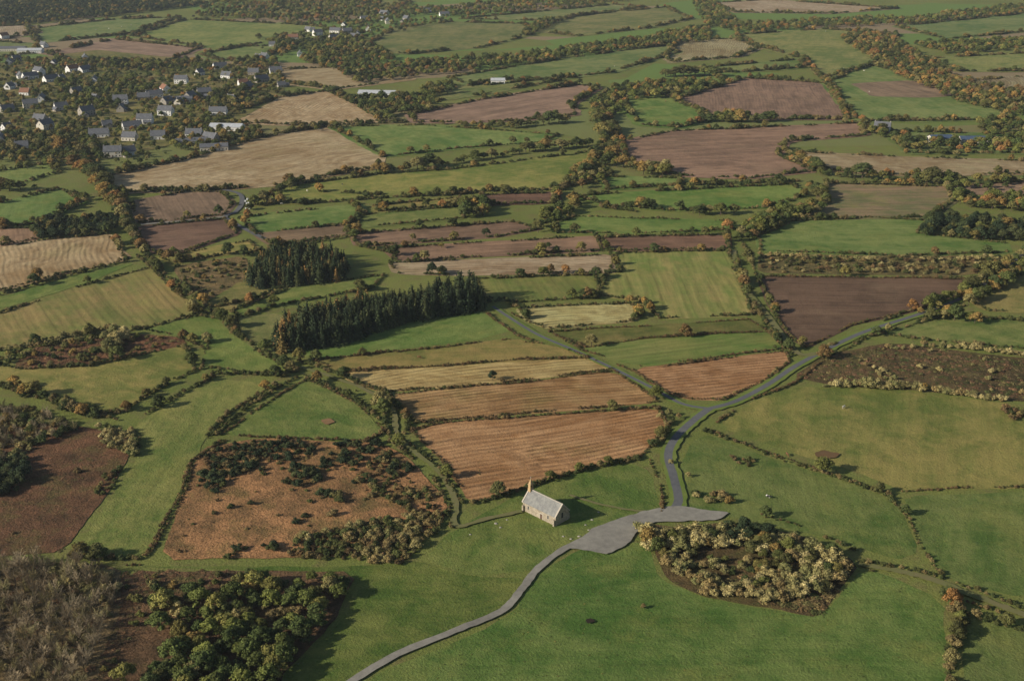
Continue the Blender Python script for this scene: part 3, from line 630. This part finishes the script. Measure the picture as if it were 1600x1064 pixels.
def gable_parts(L,W,e,r):
    k=(L,W,e,r)
    if k in MC: return MC[k]
    l,w=L/2,W/2
    wv=[(-l,-w,-.5),(l,-w,-.5),(l,w,-.5),(-l,w,-.5),(-l,-w,e),(l,-w,e),(l,w,e),(-l,w,e),(-l,0,r),(l,0,r)]
    wf=[[0,1,5,4],[2,3,7,6],[1,2,6,9,5],[3,0,4,8,7]]
    o=.35; t=.22; sl=(r-e)/w; ye=w+o; ze=e-o*sl+.05; zr=r+.05
    rv=[];rf=[]
    for s in (-1,1):
        b=len(rv); rv+=[(-l-o,s*ye,ze),(l+o,s*ye,ze),(l+o,0,zr),(-l-o,0,zr),(-l-o,s*ye,ze+t),(l+o,s*ye,ze+t),(l+o,0,zr+t),(-l-o,0,zr+t)]
        rf+=[[b+4,b+5,b+6,b+7],[b,b+1,b+5,b+4],[b+1,b+2,b+6,b+5],[b+3,b,b+4,b+7],[b+3,b+2,b+1,b]]
    win=[];n=max(2,int(L/3.2))
    for s in (-1,1):
        for i in range(n):
            x=-l+L*(i+.5)/n
            if s==-1 and i==n//2: continue
            y0,y1=(s*w-.04,s*w+.04)
            win.append(box(x-.55,y0,1.0,x+.55,y1,2.2))
            if e>4.5: win.append(box(x-.5,y0,3.6,x+.5,y1,4.7))
    for s in (-1,1): win.append(box(s*l-.04,-.5,e-.2,s*l+.04,.5,e+.9))
    x=-l+L*(n//2+.5)/n; door=box(x-.5,-w-.05,0,x+.5,-w+.02,2.1)
    ch=[box(s*(l-.45)-.4,-.45,r-.6,s*(l-.45)+.4,.45,r+1.1) for s in (-1,1)]
    def me(nm,vf): m=bpy.data.meshes.new(nm); m.from_pydata(vf[0],[],vf[1]); m.update(); return m
    MC[k]=(me('walls',(wv,wf)),me('roof',(rv,rf)),me('windows',comb(win)),me('door',door),me('chimneys',comb(ch))); return MC[k]
def house(u,v,L=12,W=8,e=3,r=7,ang=None,wm=None,rm=None,name='house',chim=True):
    x,y=g(u,v); P=bpy.data.objects.new(name,None); COL.objects.link(P); P.location=(x,y,gz(x,y)); P.rotation_euler=(0,0,random.uniform(-1.2,1.9) if ang is None else ang)
    ms=gable_parts(L,W,e,r); mats=[wm or random.choice((WHITE,WHITE,WHITE,CREAM,GRAN)),rm or (SLATE if random.random()<.93 else RED),GLASS,WOOD,GRAN]
    for i,(me,mt,nm) in enumerate(zip(ms,mats,('walls','roof','windows','door','chimneys'))):
        if i==4 and not chim: continue
        o=bpy.data.objects.new(nm,me); COL.objects.link(o); o.parent=P
        if not me.materials: me.materials.append(mt)
        o.material_slots[0].link='OBJECT'; o.material_slots[0].material=mt
HP=[(28,125),(45,122),(78,130),(100,125),(118,113),(133,113),(50,172),(15,177),(60,192),(68,160),(15,205),(75,203),(155,214),(195,174),(188,162),(220,157),(240,152),(257,147),(280,162),(265,161),(300,160),(200,222),(195,242),(180,246),(355,124),(380,132),(387,140),(408,130),(415,92),(400,94),(455,64),(480,52),(518,64),(522,52),(550,62),(562,56),(580,46),(592,34),(606,38),(640,31),(690,26),(440,136),(366,160),(395,118),(230,194),(145,132),(90,104),(10,102),(435,118),(330,222),(305,218),(120,148),(172,198),(245,218),(36,150),(100,170),(320,150),(5,222),(38,232),(670,22),(545,52),(500,58),(312,120),(152,160),(20,140),(58,118),(140,180),(255,182),(210,205),(345,178),(285,130),(130,98),(340,108),(470,90),(430,75),(600,25),(570,30),(535,40),(8,60),(25,95),(70,75)]
for (u,v) in HP:
    u+=random.uniform(-5,5); v+=random.uniform(-2.5,2.5)
    house(u,v,*random.choice([(14,9,3.8,8.4),(16,9.5,5.8,10.2),(12,8.5,3.8,8.2),(19,9.5,3.8,8.4),(10,8,3.2,7.2)]))
    if random.random()<.45: house(u+random.uniform(-9,9),v+random.uniform(-4,4),8,5.5,2.4,4.6,wm=GRAN,chim=False,name='outbuilding')
house(1378,205,16,9,5.2,9.6,-.4,WHITE,SLATE)
for u,v,L,W,a,rm,nm in [(590,150,45,16,-.1,SHEET,'farm_shed'),(1470,222,24,12,.1,BLUE,'farm_shed'),(1522,224,30,12,0,BLUE,'farm_shed'),(20,80,40,18,.1,SLATE,'warehouse'),(48,83,36,16,.1,SHEET,'warehouse'),(355,203,34,14,-.1,SHEET,'greenhouse'),(300,226,30,12,.3,SLATE,'farm_shed'),(778,131,18,8,0,SHEET,'farm_shed'),(335,235,26,10,.2,SLATE,'farm_shed'),(280,160,30,12,.3,SLATE,'farm_shed')]:
    house(u,v,L,W,4,6.6,a,CREAM if rm is not SHEET else WHITE,rm,nm,False)
# ------------------------------------------------------------- chapel
def chapel():
    N=NT('rubble_stone'); v=N.n.new('ShaderNodeTexVoronoi'); v.inputs['Scale'].default_value=2.2; N.L(N.tc,v.inputs['Vector']); f,_=N.noise(N.tc,.8,4)
    sp=N.n.new('ShaderNodeSeparateColor'); N.L(v.outputs['Color'],sp.inputs[0])
    c=N.mix(sp.outputs[0],(.26,.21,.15),(.48,.41,.31)); c=N.mix(N.mapr(f,.4,.7,0,.5),c,(.30,.27,.22)); N.col(c); N.bump(v.outputs['Distance'],.08); ST_=N.m
    N=NT('weathered_slate'); b=N.n.new('ShaderNodeTexBrick'); b.inputs['Scale'].default_value=2.2; N.L(N.tc,b.inputs['Vector']); f,_=N.noise(N.tc,.7,5,.7); f2,_=N.noise(N.tc,5,3,.6)
    c=N.mix(N.mapr(f,.35,.65),(.18,.18,.18),(.29,.29,.27)); c=N.mix(N.mapr(f2,.5,.75,0,.6),c,(.34,.32,.25)); N.col(c); N.bump(f2,.05); RF=N.m
    TRIM=pmat('granite_trim',(.42,.37,.3),(.56,.5,.42),3); ORG=pmat('lichen_granite',(.42,.27,.12),(.56,.42,.25),2.5)
    a=g(817,797); b_=g(868,822); d=Vector(b_)-Vector(a); ang=math.atan2(d.y,d.x); L=d.length; W=7.6; e=4.0; r=8.0; l,w=L/2,W/2
    nrm=Vector((-math.sin(ang),math.cos(ang))); c0=(Vector(a)+Vector(b_))/2+nrm*w
    P=bpy.data.objects.new('stone_chapel',None); COL.objects.link(P); P.location=(c0.x,c0.y,gz(c0.x,c0.y)); P.rotation_euler=(0,0,ang)
    wv=[(-l,-w,-.6),(l,-w,-.6),(l,w,-.6),(-l,w,-.6),(-l,-w,e),(l,-w,e),(l,w,e),(-l,w,e),(-l,0,r),(l,0,r)]
    mesh_obj('walls',wv,[[0,1,5,4],[2,3,7,6],[1,2,6,9,5],[3,0,4,8,7]],ST_,P)
    o=.3;t=.22;sl=(r-e)/w; rv=[];rf=[]
    for s in (-1,1):
        b=len(rv); ye=w+o; ze=e-o*sl+.05; li=l-.25; rv+=[(-li,s*ye,ze),(li,s*ye,ze),(li,0,r+.05),(-li,0,r+.05),(-li,s*ye,ze+t),(li,s*ye,ze+t),(li,0,r+.05+t),(-li,0,r+.05+t)]
        rf+=[[b+4,b+5,b+6,b+7],[b,b+1,b+5,b+4],[b+1,b+2,b+6,b+5],[b+3,b,b+4,b+7]]
    mesh_obj('roof',rv,rf,RF,P)
    cv=[];cf=[]
    for x in (-l,l):
        for s in (-1,1):
            b=len(cv); ye=w+.35; ze=e-.35*sl+.02
            for xx in (x-.3,x+.3): cv+=[(xx,s*ye,ze),(xx,0,r+.02),(xx,0,r+.5),(xx,s*ye,ze+.5)]
            cf+=[[b,b+1,b+2,b+3],[b+4,b+5,b+6,b+7],[b+3,b+2,b+6,b+7],[b,b+3,b+7,b+4]]
    mesh_obj('gable_coping',cv,cf,TRIM,P)
    mesh_obj('ridge',*comb([box(-l+.35,-.18,r+.2,l-.35,.18,r+.42)]),TRIM,P)
    bx=-l+.6
    mesh_obj('bellcote',*comb([box(bx-.7,-.95,r-.6,bx+.7,.95,r+.9),box(bx-.6,-.85,r+.9,bx+.6,-.4,r+2.4),box(bx-.6,.4,r+.9,bx+.6,.85,r+2.4),box(bx-.75,-1.0,r+2.4,bx+.75,1.0,r+2.75)]),ORG,P)
    mesh_obj('spire',[(bx-.6,-.8,r+2.75),(bx+.6,-.8,r+2.75),(bx+.6,.8,r+2.75),(bx-.6,.8,r+2.75),(bx,0,r+5.0)],[[0,1,4],[1,2,4],[2,3,4],[3,0,4]],ORG,P)
    mesh_obj('bell',*box(bx-.25,-.25,r+1.3,bx+.25,.25,r+1.9),pmat('bronze',(.1,.08,.05),(.16,.12,.07)),P)
    mesh_obj('spire_cross',*comb([box(bx-.06,-.06,r+4.9,bx+.06,.06,r+5.9),box(bx-.06,-.3,r+5.4,bx+.06,.3,r+5.52)]),TRIM,P)
    mesh_obj('windows',*comb([box(x-.35,-w-.03,1.6,x+.35,-w+.05,3.0) for x in (-l+3,l-4)]+[box(l-.05,-.5,2.2,l+.03,.5,4.4)]),GLASS,P)
    mesh_obj('window_surrounds',*comb([q for x in (-l+3,l-4) for q in (box(x-.6,-w-.08,1.4,x-.352,-w+.04,3.2),box(x+.352,-w-.08,1.4,x+.6,-w+.04,3.2),box(x-.6,-w-.09,3.2,x+.6,-w+.03,3.45))]),TRIM,P)
    mesh_obj('door',*box(.6,-w-.04,-.3,1.8,-w+.05,2.3),WOOD,P)
    mesh_obj('door_surround',*comb([box(.3,-w-.1,-.3,.595,-w+.04,2.3),box(1.805,-w-.1,-.3,2.1,-w+.04,2.3),box(.3,-w-.11,2.305,2.1,-w+.04,2.7)]),TRIM,P)
    mesh_obj('buttresses',*comb([box(x-.35,-w-.8,-.5,x+.35,-w-.002,2.6) for x in (-l+.5,l-.5)]+[box(x-.35,w+.002,-.5,x+.35,w+.8,2.6) for x in (-l+.5,l-.5)]),ST_,P)
chapel()
def boulder(u,v,s):
    x,y=g(u,v); k=random.random()*50
    mesh_obj('boulder',[(x+a*s*(1+.4*noise.noise(Vector((a+k,b,c)))),y+b*s*.7*(1+.4*noise.noise(Vector((a,b+k,c)))),gz(x,y)+c*s*.5) for a,b,c in ICV],ICF,GRAN)
for u,v,s in [(775,818,.8),(782,824,.6),(792,812,.5),(880,838,.6),(892,842,.6),(905,838,.7),(920,828,.5),(735,835,.5),(935,800,.5),(985,845,.5),(925,812,.6),(915,820,.5)]: boulder(u,v,s)
# ------------------------------------------------------------- cattle
def cow_mesh(name,pose):
    m=MB()
    def loft(rings,n=8):
        V=[]
        for (x,y,z,ry,rz) in rings:
            for i in range(n): t=2*math.pi*i/n; V.append((x,y+ry*math.cos(t),z+rz*math.sin(t)))
        Fc=[[k*n+i,k*n+(i+1)%n,(k+1)*n+(i+1)%n,(k+1)*n+i] for k in range(len(rings)-1) for i in range(n)]+[list(range(n)),[ (len(rings)-1)*n+i for i in range(n)][::-1]]
        m.add(V,Fc,1.0)
    loft([(-1.05,0,1.15,.12,.15),(-.95,0,1.12,.28,.32),(-.5,0,1.05,.34,.38),(0,0,1.0,.38,.42),(.5,0,1.03,.33,.42),(.8,0,1.1,.24,.34),(1.0,0,1.15,.15,.22)])
    hz=.35 if pose else 1.3; hx=1.45
    loft([(.85,0,1.15,.17,.25),(1.15,0,(1.15+hz)/2+.05,.13,.18),(hx-.05,0,hz+.05,.13,.15),(hx+.2,0,hz-.05,.10,.11),(hx+.4,0,hz-.12,.07,.07)])
    for sy in (-1,1): m.add([(hx-.05,sy*.1,hz+.12),(hx+.05,sy*.1,hz+.12),(hx,sy*.34,hz+.16)],[[0,1,2]],1.0)
    for x,bk in ((.65,.04),(-.8,-.1)):
        for y in (-.2,.2):
            m.tube((x,y,.9),(x-bk,y,.45),.13,.07,6,0); m.tube((x-bk,y,.46),(x,y,0),.065,.05,6,0)
    m.tube((-1.05,0,1.2),(-1.15,0,.5),.04,.03,4,0)
    me=bpy.data.meshes.new(name); me.from_pydata(m.v,[],m.f); me.update(); me.polygons.foreach_set('use_smooth',[True]*len(me.polygons)); return me
CW=[]
for nm,c1,c2,pz in (('cow_white',(.6,.56,.48),(.72,.68,.6),1),('cow_dark',(.02,.02,.02),(.6,.58,.54),0),('cow_brown',(.16,.08,.04),(.24,.13,.07),1)):
    me=cow_mesh('cow_body',pz); N=NT(nm); f,_=N.noise(N.tc,1.3,1); N.col(N.mix(N.mapr(f,.5,.54),c1,c2)); me.materials.append(N.m); CW.append(me)
for u,v,k in [(1318,638,0),(1200,778,1),(960,105,0),(1318,108,0),(1328,110,0),(1340,107,0),(1350,112,0),(1358,145,0),(1480,100,1),(1490,103,1),(1510,140,0),(775,125,0),(790,128,0),(810,124,0),(760,128,1),(1025,150,1),(150,48,0),(170,46,0),(205,40,0),(190,43,0),(535,290,1),(480,300,0),(440,320,0),(410,318,0),(1395,220,1),(1040,160,2),(1290,50,0),(655,560,2),(1230,712,2)]:
    x,y=g(u,v); o=bpy.data.objects.new('cow',CW[k]); COL.objects.link(o); o.location=(x,y,gz(x,y)); o.rotation_euler=(0,0,random.random()*6.28)
def bales():
    m=MB()
    for u,v in [(384,316),(386,320),(388,324),(385,327),(389,318),(390,327),(387,313)]:
        x,y=g(u,v); r=.8; n=14; prof=[(0,.0),(.68,0),(.8,.12),(.8,1.18),(.68,1.3),(0,1.3)]
        V=[(x+p*math.cos(2*math.pi*i/n),y+p*math.sin(2*math.pi*i/n),z+.2) for p,z in prof for i in range(n)]
        m.add(V,[[k*n+i,k*n+(i+1)%n,(k+1)*n+(i+1)%n,(k+1)*n+i] for k in range(5) for i in range(n)],1)
    mesh_obj('silage_bales',m.v,m.f,pmat('bale_wrap',(.7,.72,.72),(.8,.8,.8),1,.4))
bales()
# ------------------------------------------------------------- hazy air
hm=bpy.data.materials.new('haze'); hm.use_nodes=True; t=hm.node_tree; t.nodes.clear(); o_=t.nodes.new('ShaderNodeOutputMaterial'); vs=t.nodes.new('ShaderNodeVolumeScatter'); vs.inputs['Color'].default_value=(.80,.90,1,1); vs.inputs['Density'].default_value=5e-5; vs.inputs['Anisotropy'].default_value=.2; t.links.new(vs.outputs[0],o_.inputs['Volume'])
v_,f_=box(-9000,-3000,-5,9000,12000,330); mesh_obj('atmosphere_haze',v_,f_,hm)
# ------------------------------------------------------------- light, world, camera
AZ=math.radians(20); EL=math.radians(24)
d=Vector((math.cos(AZ)*math.cos(EL),math.sin(AZ)*math.cos(EL),-math.sin(EL)))
sl=bpy.data.lights.new('sun','SUN'); sl.energy=5.0; sl.angle=math.radians(.53); sl.color=(1,.92,.79)
so=bpy.data.objects.new('sun',sl); COL.objects.link(so); so.rotation_euler=d.to_track_quat('-Z','Y').to_euler(); so.location=(-500,-200,600)
w=bpy.data.worlds.new('World'); S.world=w; w.use_nodes=True; nt=w.node_tree; sk=nt.nodes.new('ShaderNodeTexSky'); sk.sky_type='NISHITA'; sk.sun_disc=False; sk.sun_elevation=EL; sk.sun_rotation=math.atan2(-d.x,-d.y)
bg=nt.nodes['Background']; bg.inputs[1].default_value=.07; nt.links.new(sk.outputs[0],bg.inputs[0])
cam=bpy.data.cameras.new('camera'); cam.lens=36*FP/1600; cam.sensor_width=36; cam.clip_end=30000; cam.clip_start=1
co=bpy.data.objects.new('camera',cam); COL.objects.link(co); co.location=(0,0,H); co.rotation_euler=(math.pi/2-TH,0,0); S.camera=co
print('INSTANCES',TOT[0],'LAYERS',LAYER[0])
